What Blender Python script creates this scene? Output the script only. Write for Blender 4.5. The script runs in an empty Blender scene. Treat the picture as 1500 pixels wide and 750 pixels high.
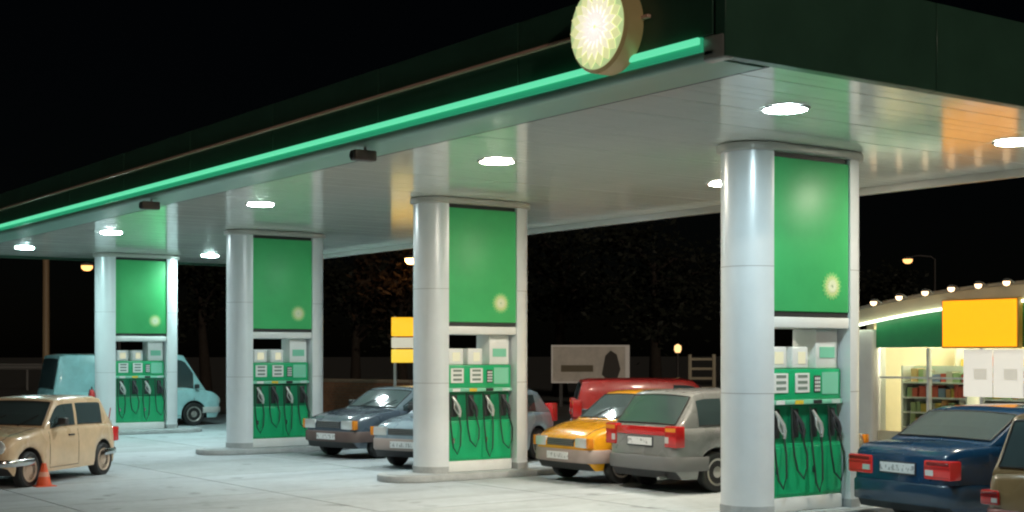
import bpy, bmesh, math, random
import numpy as np
from mathutils import Vector, Matrix

random.seed(7)
SC = bpy.context.scene
COL = SC.collection
R = math.radians

# ------------------------------------------------------------------ camera, sky, light, exposure
EYE = 1.98
YAW = 35.5
cam_d = bpy.data.cameras.new('camera')
cam_d.sensor_width = 36.0
cam_d.lens = 49.0
cam_d.shift_y = 0.0953
cam_d.clip_start = 0.1
cam_d.clip_end = 2000.0
cam = bpy.data.objects.new('camera', cam_d)
COL.objects.link(cam)
cam.location = (0, 0, EYE)
cam.rotation_euler = (R(90), 0, R(-YAW))
SC.camera = cam

world = bpy.data.worlds.new('World')
SC.world = world
world.use_nodes = True
wn = world.node_tree
bg = wn.nodes['Background']
sky = wn.nodes.new('ShaderNodeTexSky')
sky.sky_type = 'NISHITA'
sky.sun_disc = False
sky.sun_elevation = R(19)
sky.sun_rotation = R(193)
wn.links.new(sky.outputs['Color'], bg.inputs['Color'])
bg.inputs['Strength'].default_value = 0.0002

sun_d = bpy.data.lights.new('night_fill', 'SUN')  # weak warm fill with no visible source, added to light fascia and trim
sun_d.energy = 0.4
sun_d.angle = R(2)
sun_d.color = (1.0, 0.82, 0.66)
sun = bpy.data.objects.new('night_fill', sun_d)
COL.objects.link(sun)
sun.rotation_euler = Vector((0.22, 0.92, -0.32)).to_track_quat('-Z', 'Y').to_euler()

SC.view_settings.view_transform = 'Standard'
SC.view_settings.look = 'None'
SC.view_settings.exposure = 0.0
SC.view_settings.gamma = 1.0
SC.render.engine = 'CYCLES'
SC.cycles.max_bounces = 8
SC.cycles.sample_clamp_indirect = 4.0
SC.cycles.use_denoising = True
SC.cycles.filter_width = 2.2

# ------------------------------------------------------------------ helpers
def cam2w(px, d):
    """ground position (x, y) that a sight line of a plan survey gives: bearing px, depth d"""
    a = R(YAW); xc = (px - 750) / 2043.0 * d
    return xc * math.cos(a) + d * math.sin(a), -xc * math.sin(a) + d * math.cos(a)

MATS = {}
def mat(name, col, rough=0.5, metal=0.0, spec=0.5, coat=0.0, noise=0.0, nscale=8.0, bump=0.0, bscale=40.0,
        emit=None, estr=0.0, aniso=None, col2=None, rnoise=0.0):
    if name in MATS: return MATS[name]
    m = bpy.data.materials.new(name); m.use_nodes = True
    nt = m.node_tree; b = nt.nodes['Principled BSDF']
    b.inputs['Base Color'].default_value = (*col, 1)
    b.inputs['Roughness'].default_value = rough
    b.inputs['Metallic'].default_value = metal
    b.inputs['Specular IOR Level'].default_value = spec
    b.inputs['Coat Weight'].default_value = coat
    b.inputs['Coat Roughness'].default_value = 0.06
    if noise or bump or rnoise:
        tc = nt.nodes.new('ShaderNodeTexCoord')
    if noise:
        n = nt.nodes.new('ShaderNodeTexNoise'); n.inputs['Scale'].default_value = nscale
        n.inputs['Detail'].default_value = 6; n.inputs['Roughness'].default_value = 0.65
        nt.links.new(tc.outputs['Object'], n.inputs['Vector'])
        mx = nt.nodes.new('ShaderNodeMix'); mx.data_type = 'RGBA'
        c2 = col2 if col2 else tuple(max(0, c * (1 - noise)) for c in col)
        c1 = col if col2 else tuple(min(1, c * (1 + noise)) for c in col)
        mx.inputs[6].default_value = (*c1, 1); mx.inputs[7].default_value = (*c2, 1)
        mr = nt.nodes.new('ShaderNodeMapRange'); mr.inputs[1].default_value = .3; mr.inputs[2].default_value = .7
        nt.links.new(n.outputs['Fac'], mr.inputs[0]); nt.links.new(mr.outputs[0], mx.inputs[0])
        nt.links.new(mx.outputs[2], b.inputs['Base Color'])
    if rnoise:
        n3 = nt.nodes.new('ShaderNodeTexNoise'); n3.inputs['Scale'].default_value = nscale * .6
        n3.inputs['Detail'].default_value = 4
        nt.links.new(tc.outputs['Object'], n3.inputs['Vector'])
        m3 = nt.nodes.new('ShaderNodeMapRange')
        m3.inputs[3].default_value = max(0.02, rough - rnoise); m3.inputs[4].default_value = min(1, rough + rnoise)
        nt.links.new(n3.outputs['Fac'], m3.inputs[0]); nt.links.new(m3.outputs[0], b.inputs['Roughness'])
    if bump:
        n2 = nt.nodes.new('ShaderNodeTexNoise'); n2.inputs['Scale'].default_value = bscale
        n2.inputs['Detail'].default_value = 5
        nt.links.new(tc.outputs['Object'], n2.inputs['Vector'])
        bp = nt.nodes.new('ShaderNodeBump'); bp.inputs['Strength'].default_value = bump
        bp.inputs['Distance'].default_value = 0.02
        nt.links.new(n2.outputs['Fac'], bp.inputs['Height']); nt.links.new(bp.outputs['Normal'], b.inputs['Normal'])
    if emit:
        b.inputs['Emission Color'].default_value = (*emit, 1)
        b.inputs['Emission Strength'].default_value = estr
    MATS[name] = m
    return m

def paint(name, col, rough=0.28):
    return mat(name, col, rough=rough, spec=0.5, coat=0.7, noise=0.12, nscale=3.0, rnoise=0.06)

def lamp_mat(name, col, s):
    return mat(name, (0.02, 0.02, 0.02), 0.4, emit=col, estr=s)

class MB:
    def __init__(self): self.v = []; self.f = []; self.mi = []
    def add(self, vs, fs, mi=0):
        o = len(self.v); self.v += [tuple(p) for p in vs]
        for f in fs: self.f.append([i + o for i in f]); self.mi.append(mi)
        return self
    def box(self, x0, x1, y0, y1, z0, z1, mi=0):
        vs = [(x, y, z) for x in (x0, x1) for y in (y0, y1) for z in (z0, z1)]
        fs = [(0, 1, 3, 2), (4, 6, 7, 5), (0, 4, 5, 1), (2, 3, 7, 6), (0, 2, 6, 4), (1, 5, 7, 3)]
        return self.add(vs, fs, mi)
    def prism(self, poly, z0, z1, mi=0, axis='z'):
        n = len(poly)
        def P(a, b, c):
            return {'z': (a, b, c), 'y': (a, c, b), 'x': (c, a, b)}[axis]
        vs = [P(a, b, z0) for a, b in poly] + [P(a, b, z1) for a, b in poly]
        fs = [tuple(range(n))[::-1], tuple(range(n, 2 * n))]
        fs += [(i, (i + 1) % n, n + (i + 1) % n, n + i) for i in range(n)]
        return self.add(vs, fs, mi)
    def lathe(self, prof, n=24, axis='z', c=(0, 0, 0), mi=0, caps=True):
        vs = []
        for r, h in prof:
            for k in range(n):
                a = 2 * math.pi * k / n
                p = (r * math.cos(a), r * math.sin(a), h)
                if axis == 'y': p = (p[0], p[2], p[1])
                if axis == 'x': p = (p[2], p[0], p[1])
                vs.append((p[0] + c[0], p[1] + c[1], p[2] + c[2]))
        fs = []
        for j in range(len(prof) - 1):
            for k in range(n):
                k2 = (k + 1) % n
                fs.append((j * n + k, j * n + k2, (j + 1) * n + k2, (j + 1) * n + k))
        if caps:
            fs.append(tuple(range(n))[::-1]); fs.append(tuple(range((len(prof) - 1) * n, len(prof) * n)))
        return self.add(vs, fs, mi)
    def tube(self, pts, r, n=8, mi=0):
        pts = [Vector(p) for p in pts]; vs = []; m = len(pts)
        rs = r if isinstance(r, (list, tuple)) else [r] * m
        for i, p in enumerate(pts):
            t = (pts[min(i + 1, m - 1)] - pts[max(i - 1, 0)]).normalized()
            up = Vector((0, 0, 1)) if abs(t.z) < .9 else Vector((1, 0, 0))
            a = t.cross(up).normalized(); b = t.cross(a)
            for k in range(n):
                q = 2 * math.pi * k / n
                vs.append(p + (a * math.cos(q) + b * math.sin(q)) * rs[i])
        fs = [(i * n + k, i * n + (k + 1) % n, (i + 1) * n + (k + 1) % n, (i + 1) * n + k) for i in range(m - 1) for k in range(n)]
        fs += [tuple(range(n))[::-1], tuple(range((m - 1) * n, m * n))]
        return self.add(vs, fs, mi)
    def grid(self, rows, mi=0, flip=False):
        nr = len(rows); nc = len(rows[0]); vs = [p for r in rows for p in r]; fs = []
        for i in range(nr - 1):
            for j in range(nc - 1):
                q = (i * nc + j, i * nc + j + 1, (i + 1) * nc + j + 1, (i + 1) * nc + j)
                fs.append(q[::-1] if flip else q)
        return self.add(vs, fs, mi)
    def build(self, name, mats, parent=None, smooth=None, bevel=0.0, seg=2, solid=0.0, loc=None, rz=0.0):
        me = bpy.data.meshes.new(name)
        me.from_pydata(self.v, [], self.f)
        if not isinstance(mats, (list, tuple)): mats = [mats]
        for m in mats: me.materials.append(m)
        me.polygons.foreach_set('material_index', self.mi)
        bm = bmesh.new(); bm.from_mesh(me)
        bmesh.ops.recalc_face_normals(bm, faces=bm.faces)
        if solid:
            bmesh.ops.solidify(bm, geom=list(bm.faces), thickness=solid)
            bmesh.ops.recalc_face_normals(bm, faces=bm.faces)
        if bevel:
            es = [e for e in bm.edges if e.is_manifold and e.calc_face_angle(0) > R(35)]
            bmesh.ops.bevel(bm, geom=es, offset=bevel, segments=seg, profile=0.5, affect='EDGES', clamp_overlap=True)
        bm.to_mesh(me); bm.free()
        if smooth or bevel:
            me.shade_smooth(); me.set_sharp_from_angle(angle=R(smooth or 40))
        o = bpy.data.objects.new(name, me); COL.objects.link(o)
        if parent: o.parent = parent
        if loc: o.location = loc
        o.rotation_euler.z = rz
        return o

def tag(o, label, cat, group=None):
    o['label'] = label; o['category'] = cat
    if group: o['group'] = group
    return o
def struct(o): o['kind'] = 'structure'; return o
def thing(name, label, cat, loc=(0, 0, 0), rz=0.0, group=None):
    o = bpy.data.objects.new(name, None); COL.objects.link(o)
    o.empty_display_size = .2; o.location = loc; o.rotation_euler.z = rz
    return tag(o, label, cat, group)
def copy_tree(o, parent=None):
    c = o.copy(); COL.objects.link(c); c.parent = parent
    for ch in list(o.children): copy_tree(ch, c)
    return c
def clone(o, name, parent, loc, rz=0.0):
    c = o.copy(); c.name = name; COL.objects.link(c); c.parent = parent; c.location = loc; c.rotation_euler.z = rz
    return c

# ------------------------------------------------------------------ materials
def concrete_mat(name, col):
    m = bpy.data.materials.new(name); m.use_nodes = True; MATS[name] = m
    nt = m.node_tree; N = nt.nodes; K = nt.links; b = N['Principled BSDF']
    geo = N.new('ShaderNodeNewGeometry')
    def noise(scale, detail=5, vec=None, rough=.6):
        n = N.new('ShaderNodeTexNoise'); n.inputs['Scale'].default_value = scale; n.inputs['Detail'].default_value = detail
        n.inputs['Roughness'].default_value = rough
        K.new(vec or geo.outputs['Position'], n.inputs['Vector']); return n.outputs['Fac']
    def rng(v, a, b_, lo, hi):
        r = N.new('ShaderNodeMapRange'); r.inputs[1].default_value = a; r.inputs[2].default_value = b_
        r.inputs[3].default_value = lo; r.inputs[4].default_value = hi; K.new(v, r.inputs[0]); return r.outputs[0]
    def mul(a, c):
        mm = N.new('ShaderNodeMath'); mm.operation = 'MULTIPLY'; K.new(a, mm.inputs[0]); K.new(c, mm.inputs[1]); return mm.outputs[0]
    mp = N.new('ShaderNodeMapping'); mp.inputs['Scale'].default_value = (.16, 1.5, 1); K.new(geo.outputs['Position'], mp.inputs['Vector'])
    f = mul(rng(noise(.9), .3, .7, .88, 1.04), rng(noise(7, 8), .3, .7, .92, 1.05))
    f = mul(f, rng(noise(1.1, 4, mp.outputs['Vector']), .52, .74, 1.0, .72))      # tyre tracks along the lanes
    f = mul(f, rng(noise(1.6, 3, None, .5), .64, .72, 1.0, .55))                   # oil spots
    mx = N.new('ShaderNodeMix'); mx.data_type = 'RGBA'; mx.blend_type = 'MULTIPLY'; mx.inputs[0].default_value = 1
    mx.inputs[6].default_value = (*col, 1); K.new(f, mx.inputs[7]); K.new(mx.outputs[2], b.inputs['Base Color'])
    K.new(rng(noise(2.5), .3, .7, .62, .85), b.inputs['Roughness'])
    b.inputs['Specular IOR Level'].default_value = .2
    bp = N.new('ShaderNodeBump'); bp.inputs['Strength'].default_value = .15; bp.inputs['Distance'].default_value = .01
    K.new(noise(60), bp.inputs['Height']); K.new(bp.outputs['Normal'], b.inputs['Normal'])
    return m
concrete = concrete_mat('concrete', (0.47, 0.515, 0.54))
concrete_b = concrete_mat('concrete_worn', (0.44, 0.48, 0.495))
kerb_m = mat('kerb_concrete', (0.40, 0.42, 0.42), 0.75, noise=0.2, nscale=4, bump=0.2, bscale=50)
asphalt = mat('asphalt', (0.15, 0.155, 0.145), 0.8, noise=0.3, nscale=.8, bump=0.5, bscale=90)
joint_m = mat('joint_filler', (0.05, 0.05, 0.05), 0.9)
alu = mat('silver_cladding', (0.78, 0.82, 0.84), 0.30, metal=0.15, spec=.5, noise=0.04, nscale=2, rnoise=.05)
capm = mat('capital_grey', (0.50, 0.50, 0.46), 0.4, metal=.2)
white_p = mat('white_enamel', (0.78, 0.80, 0.78), 0.3, noise=.05, nscale=3)
soffit_m = mat('soffit_gloss', (0.92, 0.965, 0.895), 0.11, spec=.5, noise=.04, nscale=1.5, rnoise=.04)
soffit_m.node_tree.nodes['Principled BSDF'].inputs['IOR'].default_value = 1.95
fascia_m = mat('fascia_dark_green', (0.05, 0.13, 0.085), 0.35, noise=.15, nscale=1.5)
dark_m = mat('dark_metal', (0.03, 0.03, 0.03), 0.5)
grey_m = mat('grey_metal', (0.30, 0.31, 0.30), 0.45, metal=.3)
trim_m = mat('tan_trim', (0.85, 0.52, 0.40), 0.4, noise=.1, nscale=1)
green_panel = mat('green_gloss_panel', (0.06, 0.44, 0.14), 0.42, noise=.1, nscale=1.2,
                  emit=(0.02, 0.50, 0.17), estr=0.05)  # faint emission lifts the green beyond what the downlights give
green_p = mat('pump_green', (0.015, 0.40, 0.16), 0.3, noise=.08, nscale=4)
green_d = mat('pump_green_dark', (0.008, 0.22, 0.10), 0.35)
green_l = mat('pump_green_light', (0.22, 0.60, 0.42), 0.35)
rubber = mat('black_rubber', (0.018, 0.018, 0.018), 0.6)
chrome = mat('chrome', (0.75, 0.75, 0.75), 0.18, metal=1.0)
glass_car = mat('car_glass', (0.05, 0.075, 0.078), 0.06, spec=.9, coat=.6)
plate_m = mat('number_plate', (0.75, 0.77, 0.75), 0.4)
def plate_print(m):
    nt = m.node_tree; b = nt.nodes['Principled BSDF']
    tc = nt.nodes.new('ShaderNodeTexCoord'); mp = nt.nodes.new('ShaderNodeMapping'); mp.inputs['Scale'].default_value = (1, 1, .55)
    n = nt.nodes.new('ShaderNodeTexNoise'); n.inputs['Scale'].default_value = 26; n.inputs['Detail'].default_value = 1
    r = nt.nodes.new('ShaderNodeMapRange'); r.inputs[1].default_value = .53; r.inputs[2].default_value = .57; r.inputs[3].default_value = .80; r.inputs[4].default_value = .42
    g2 = nt.nodes.new('ShaderNodeTexCoord'); sp = nt.nodes.new('ShaderNodeSeparateXYZ')
    # printed marks only inside the plate's middle band
    a = nt.nodes.new('ShaderNodeMath'); a.operation = 'SUBTRACT'; a.inputs[1].default_value = .5
    ab = nt.nodes.new('ShaderNodeMath'); ab.operation = 'ABSOLUTE'
    cm = nt.nodes.new('ShaderNodeMath'); cm.operation = 'GREATER_THAN'; cm.inputs[1].default_value = .30
    mxx = nt.nodes.new('ShaderNodeMath'); mxx.operation = 'MAXIMUM'
    L_ = nt.links
    L_.new(tc.outputs['Object'], mp.inputs['Vector']); L_.new(mp.outputs['Vector'], n.inputs['Vector']); L_.new(n.outputs['Fac'], r.inputs[0])
    L_.new(tc.outputs['Generated'], sp.inputs[0]); L_.new(sp.outputs['Z'], a.inputs[0]); L_.new(a.outputs[0], ab.inputs[0]); L_.new(ab.outputs[0], cm.inputs[0])
    sc_ = nt.nodes.new('ShaderNodeMath'); sc_.operation = 'MULTIPLY'; sc_.inputs[1].default_value = .80
    L_.new(cm.outputs[0], sc_.inputs[0]); L_.new(r.outputs[0], mxx.inputs[0]); L_.new(sc_.outputs[0], mxx.inputs[1])
    L_.new(mxx.outputs[0], b.inputs['Base Color'])
plate_print(plate_m)
plate_b = mat('plate_border', (0.05, 0.05, 0.06), 0.5)
bump_grey = mat('bumper_plastic_grey', (0.16, 0.16, 0.16), 0.5)
bump_black = mat('bumper_plastic_black', (0.035, 0.035, 0.037), 0.5)
lens_red = mat('tail_lens_red', (0.55, 0.02, 0.02), 0.15, coat=.6)
lens_lit = mat('tail_lens_lit', (0.55, 0.02, 0.02), 0.2, coat=.5, emit=(1.0, 0.06, 0.05), estr=0.10)
lens_dark = mat('tail_lens_dark', (0.22, 0.01, 0.012), 0.2, coat=.5)
lens_white = mat('head_lens', (0.75, 0.77, 0.76), 0.1, coat=.8, metal=.3)
lens_amber = mat('amber_lens', (0.75, 0.25, 0.02), 0.15, coat=.6)
rim_m = mat('wheel_rim_silver', (0.50, 0.48, 0.45), 0.32, metal=.6)
rim_tan = mat('wheel_rim_tan', (0.55, 0.42, 0.32), 0.4, metal=.2)
brick_wall = mat('brown_brick', (0.28, 0.13, 0.07), 0.85, noise=.3, nscale=5, bump=.4, bscale=20)
bark = mat('bark', (0.035, 0.027, 0.02), 0.9, noise=.3, nscale=6, bump=.5, bscale=15)
leaf_a = mat('leaf_dark', (0.020, 0.024, 0.014), 0.6, noise=.3, nscale=2)
leaf_b = mat('leaf_brown', (0.045, 0.03, 0.016), 0.6, noise=.3, nscale=2)
cream = mat('cream_render', (0.62, 0.56, 0.40), 0.6, noise=.08, nscale=2)
pole_m = mat('galvanised_pole', (0.09, 0.085, 0.08), 0.5, metal=.4)

# ------------------------------------------------------------------ ground and forecourt
g = MB(); g.add([(-400, -400, 0), (700, -400, 0), (700, 700, 0), (-400, 700, 0)], [(0, 1, 2, 3)])
struct(g.build('ground', asphalt))

FX0, FX1, FY0, FY1 = 2.7, 20.7, 3.0, 42.0
base = MB().box(FX0, FX1, FY0, FY1, 0.002, 0.010).build('forecourt', joint_m); struct(base)
slab_proto = None
sx, sy = 3.0, 3.0
slab = MB().box(-sx / 2 + .011, sx / 2 - .011, -sy / 2 + .011, sy / 2 - .011, 0.006, 0.022)
slab_a = None
for i in range(6):
    for j in range(13):
        loc = (FX0 + sx * (i + .5), FY0 + sy * (j + .5), 0)
        if slab_a is None:
            slab_a = slab.build('slab', concrete, base, loc=loc)
            slab_bm = slab_a.data.copy(); slab_bm.materials.clear(); slab_bm.materials.append(concrete_b)
        else:
            c = clone(slab_a, 'slab', base, loc)
            if random.random() < .4: c.data = slab_bm

# ------------------------------------------------------------------ canopy
SOF = 4.41
CX0, CX1, CY0, CY1 = 7.97, 16.05, 8.20, 35.6
TOP = 5.22
can = thing('petrol_station_canopy', 'long flat canopy with glossy white slatted soffit and dark green fascia over the pumps', 'canopy', (12.0, 21.9, 0))
def cpart(mb, name, m, **k):
    o = mb.build(name, m, can, **k); o.location = Vector(o.location) - Vector((12.0, 21.9, 0)) ; return o
cpart(MB().box(CX0 + .13, CX1 - .02, CY0 + .13, CY1 - .02, SOF + .06, TOP - .04), 'roof_deck', dark_m)
# soffit planks, each its own piece
PW = 0.2
np_ = int((CY1 - CY0 - .22) / PW)
plank0 = MB().box(0, CX1 - .02 - (CX0 + .66), 0.003, PW - 0.003, 0, .03)
p0 = None
for i in range(np_):
    loc = (CX0 + .66 - 12.0, CY0 + .12 + i * PW - 21.9, SOF)
    if p0 is None:
        p0 = plank0.build('soffit_plank', soffit_m, can, loc=loc)
    else:
        clone(p0, 'soffit_plank', can, (loc[0], loc[1], loc[2] + random.uniform(-.0015, .0015)))
# long front side: panels, trim, light tube, lip, dark strip for the gap's shade
ny = 10; step = (CY1 - CY0 - .14) / ny
fp = None
for i in range(ny):
    y0 = CY0 + .14 + i * step
    loc = (CX0 - 12.0, y0 - 21.9, 0)
    if fp is None:
        fp = MB().box(0, .12, .006, step - .006, 4.60, TOP).build('fascia_panel', fascia_m, can, loc=loc, bevel=.006, seg=1)
    else: clone(fp, 'fascia_panel', can, loc)
cpart(MB().box(CX0 - .05, CX0 - .002, CY0 + .9, CY1, 4.875, 4.91), 'fascia_trim', trim_m, bevel=.008)
green_tube = lamp_mat('green_light_tube', (0.13, 0.78, 0.42), 1.0)
cpart(MB().tube([(CX0 - .03, CY0 + .28, 4.562), (CX0 - .03, CY1, 4.562)], .030, 10), 'green_light_tube', green_tube, smooth=60)
cpart(MB().box(CX0 - .012, CX0 + .028, CY0 + .27, CY1, 4.474, 4.596), 'green_diffuser', mat('green_diffuser', (.05, .40, .22), .3, emit=(.03, .42, .21), estr=.55), bevel=.01)
cpart(MB().box(CX0 + .03, CX0 + .12, CY0 + .14, CY1, 4.475, 4.598), 'tube_backplate', mat('tube_backplate_green', (.03, .28, .16), .3))
lip = [(CX0, 4.44), (CX0 + .02, 4.405), (CX0 + .07, 4.39), (CX0 + .58, 4.39), (CX0 + .58, 4.45), (CX0 + .1, 4.47), (CX0, 4.47)]
lm = MB()
lm.v = [(x, CY0 + .14, z) for x, z in lip] + [(x, CY1, z) for x, z in lip]
n = len(lip)
lm.f = [tuple(range(n)), tuple(range(n, 2 * n))[::-1]] + [(i, n + i, n + (i + 1) % n, (i + 1) % n) for i in range(n)]
lm.mi = [0] * len(lm.f)
cpart(lm, 'eaves_lip', mat('lip_grey_green', (.28, .50, .40), .35), smooth=50)  # green spill from the light strip is mixed into the lip colour
cpart(MB().box(CX0 + .582, CX0 + .657, CY0 + .14, CY1 - .1, 4.403, 4.46), 'gap_shade_strip', dark_m)  # solid dark strip set flush, standing in for shade in the gap
# end face over the near end: four panels
nx = 3; stx = (CX1 - CX0) / nx
fe = None
for i in range(nx):
    loc = (CX0 + i * stx - 12.0, CY0 - 21.9, 0)
    if fe is None: fe = MB().box(.005, stx - .005, 0, .12, 4.40, TOP).build('end_panel', fascia_m, can, loc=loc, bevel=.006, seg=1)
    else: clone(fe, 'end_panel', can, loc)
cpart(MB().box(CX0 + .0, CX0 + .125, CY0 + .002, CY0 + .27, 4.385, 4.60), 'corner_cap', capm, bevel=.03, seg=3)
cpart(MB().box(CX1, CX1 + .12, CY0 + .02, CY1, 4.31, TOP), 'back_fascia', capm)
cpart(MB().box(CX0 + .14, CX1, CY1, CY1 + .12, 4.37, TOP), 'far_end_fascia', fascia_m)

# downlights in the soffit
LX = [9.85, 13.95]
LXF = [10.2, 10.02, 9.8, 9.66, 9.44]   # front row follows the slightly splayed line of fittings
LY = [9.65, 14.38, 20.76, 27.35, 32.43]
LC = [(0.74, 0.95, 1.0), (1.0, 0.88, 0.72), (0.88, 1.0, 0.99), (0.85, 1.0, 1.0), (0.66, 1.0, 0.97)]
LABL = ['nearest to the canopy corner', 'second from the canopy corner', 'third from the canopy corner', 'fourth from the canopy corner', 'farthest from the canopy corner']
LSTR = 280.0
ring_m = mat('downlight_ring', (0.7, 0.7, 0.68), 0.35)
for j, y in enumerate(LY):
    for i, x in enumerate((LXF[j], LX[1])):
        t = thing('downlight', 'round glowing soffit downlight %s in the %s row' % (LABL[j], ['front', 'back'][i]), 'downlight', (x, y, SOF - .002), 0, 'round downlights in the canopy soffit')
        rg = MB().lathe([(.225, 0.0), (.25, -.004), (.242, -.022), (.215, -.024), (.208, -.012)], 28, caps=False)
        rg.build('rim', ring_m, t, smooth=60)
        lc = LC[j]
        if i == 1 and j == 0: lc = (1.0, .92, .74)
        le = MB().lathe([(.0005, -.034), (.08, -.033), (.14, -.030), (.185, -.024), (.205, -.016), (.210, -.008)], 28, caps=False)
        le.build('lens', lamp_mat('downlight_lens_%d_%d' % (j, i), lc, LSTR * (1.55, 1.0, 1.1)[0 if j == 1 else 1 if j == 0 else 2]), t, smooth=60)

# round emblem sign on the front fascia
def petals(mb, r0, r1, n, x, th, mi, phase=0, wfac=1.0):
    """ring of pointed petals in the plane x = const, thickness th towards -x"""
    for k in range(n):
        a = 2 * math.pi * (k + phase) / n; da = math.pi / n * wfac
        rm = r0 + (r1 - r0) * .62
        pts = [(r0 * math.cos(a - da * .55), r0 * math.sin(a - da * .55)), (rm * math.cos(a - da), rm * math.sin(a - da)),
               (r1 * math.cos(a), r1 * math.sin(a)), (rm * math.cos(a + da), rm * math.sin(a + da)),
               (r0 * math.cos(a + da * .55), r0 * math.sin(a + da * .55))]
        mb.prism(pts, x - th, x, mi, axis='x')
sg = thing('round_canopy_sign', 'round lit flower emblem sign in cream and pale green on the canopy fascia', 'sign', (7.97, 9.58, 4.86))
SR = .40
MB().lathe([(SR - .02, -.003), (SR, -.02), (SR, -.19), (SR - .025, -.215), (SR - .05, -.215)], 48, axis='x').build('drum', mat('drum_bronze', (.42, .30, .14), .35, metal=.2, emit=(.5, .36, .14), estr=.12), sg, smooth=40)
MB().lathe([(SR - .03, -.218), (SR - .04, -.224), (.001, -.228)], 48, axis='x').build('face', mat('face_lime', (.3, .45, .2), .4, emit=(.55, .68, .32), estr=.8), sg, smooth=60)
em = MB(); petals(em, .20, .36, 18, -.229, .006, 0); em.build('outer_petals', mat('petal_yellow', (.6, .6, .25), .4, emit=(.80, .82, .40), estr=.85), sg)
em = MB(); petals(em, .10, .29, 18, -.236, .006, 0, .5); em.build('middle_petals', mat('petal_cream', (.7, .68, .5), .4, emit=(.92, .86, .62), estr=.95), sg)
em = MB(); petals(em, .02, .19, 18, -.243, .006, 0); em.build('inner_petals', mat('petal_white', (.8, .78, .72), .4, emit=(.97, .88, .80), estr=1.0), sg)

# small security cameras hanging at the soffit edge
for k, (x, y, lab) in enumerate([(8.06, 14.25, 'small dark security camera under the front eaves, nearer of two'), (8.06, 21.0, 'small dark security camera under the front eaves, farther of two')]):
    t = thing('security_camera', lab, 'camera', (x, y, 4.388), 0, 'security cameras under the eaves')
    MB().tube([(0, 0, 0), (0, 0, -.04)], .018, 8).build('bracket', grey_m, t, smooth=50)
    MB().box(-.17, .12, -.07, .07, -.16, -.035).build('housing', mat('camera_brown', (.06, .04, .03), .45), t, bevel=.02)
    MB().lathe([(.05, 0), (.05, -.02), (.04, -.022)], 14, axis='x', c=(-.165, 0, -.10)).build('lens', dark_m, t, smooth=50)

# ------------------------------------------------------------------ pump islands, pylons, pumps
PR = 0.345; PF = 0.678   # end radius, half of the flat length
PXC = 12.365
PY = [11.6, 18.45, 25.5, 33.2]
which = ['nearest', 'second nearest', 'third nearest', 'farthest']
def stadium(hl, r, n=14):
    pts = []
    for k in range(n + 1):
        a = -math.pi / 2 + math.pi * k / n
        pts.append((hl + r * math.cos(a), r * math.sin(a)))
    for k in range(n + 1):
        a = math.pi / 2 + math.pi * k / n
        pts.append((-hl + r * math.cos(a), r * math.sin(a)))
    return pts
def make_island():
    t = thing('pump_island', 'x', 'island', (0, 0, 0), 0, 'raised kerbed islands under the pylons')
    MB().prism(stadium(1.15, .50), .022, .125).build('kerb', kerb_m, t, bevel=.02)
    MB().prism(stadium(1.10, .40), .12, .132).build('paving', concrete_b, t)
    return t
emb_g = mat('emblem_lime', (.20, .58, .20), .4)
emb_y = mat('emblem_yellow', (.60, .72, .32), .4)
emb_w = mat('emblem_white', (.78, .84, .60), .4)
def make_pylon():
    t = thing('pump_pylon', 'x', 'pylon', (0, 0, 0), 0, 'silver pylons carrying green panels')
    z0 = .132; zt = SOF - .002
    for s in (-1, 1):
        pts = [(PF - .03, -PR)]
        for k in range(19):
            a = -math.pi / 2 + math.pi * k / 18
            pts.append((PF + PR * math.cos(a), PR * math.sin(a)))
        pts.append((PF - .03, PR))
        pts = [(s * x, y) for x, y in pts]
        p = MB().prism(pts, z0 + .10, zt - .10).build('post', alu, t, smooth=30)
        MB().prism([(x * 1.012, y * 1.03) for x, y in pts], z0, z0 + .10).build('foot', kerb_m, p, smooth=30)
        for zz in (1.52, 2.98):
            MB().prism([(x * 1.001, y * 1.004) for x, y in pts], zz, zz + .006).build('seam', grey_m, p, smooth=30)
    MB().prism(stadium(PF, PR + .05), zt - .10, zt - .004).build('capital', capm, t, bevel=.025, seg=3)
    for s in (-1, 1):
        y1 = s * (PR - .02)
        pn = MB().box(-PF + .035, PF - .035, min(0.02 * s, y1), max(0.02 * s, y1), 2.47, zt - .16).build('sign_panel', green_panel, t, bevel=.012)
        MB().box(-PF + .032, PF - .032, min(0.02 * s, y1 * .94), max(0.02 * s, y1 * .94), 2.41, 2.467).build('panel_frame', dark_m, t)
        MB().box(-PF + .032, PF - .032, min(0.02 * s, y1 * .9), max(0.02 * s, y1 * .9), zt - .157, zt - .102).build('panel_frame', dark_m, t)
        # flower emblem, lower outer corner
        e = MB()
        ex = .34; ez = 2.78
        def pet(r0, r1, n, off, mi, ph=0):
            for k in range(n):
                a = 2 * math.pi * (k + ph) / n; da = math.pi / n; rm = r0 + (r1 - r0) * .62
                pts = [(r0 * math.cos(a - da * .55), r0 * math.sin(a - da * .55)), (rm * math.cos(a - da), rm * math.sin(a - da)), (r1 * math.cos(a), r1 * math.sin(a)),
                       (rm * math.cos(a + da), rm * math.sin(a + da)), (r0 * math.cos(a + da * .55), r0 * math.sin(a + da * .55))]
                pts = [(ex + a_, ez + b_) for a_, b_ in pts]
                ya = y1 + s * .001; yb = y1 + s * off
                e.prism(pts, min(ya, yb), max(ya, yb), mi, axis='y')
        pet(.085, .175, 18, .006, 0); pet(.05, .135, 18, .010, 1, .5); pet(.01, .09, 18, .014, 2)
        e.build('emblem', [emb_g, emb_y, emb_w], pn)
    MB().box(-PF + .032, PF - .032, -PR + .015, PR - .015, 2.28, 2.405).build('crossbar', white_p, t, bevel=.012)
    return t
hose_m = mat('hose_green_black', (.018, .035, .027), .5)
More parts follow.
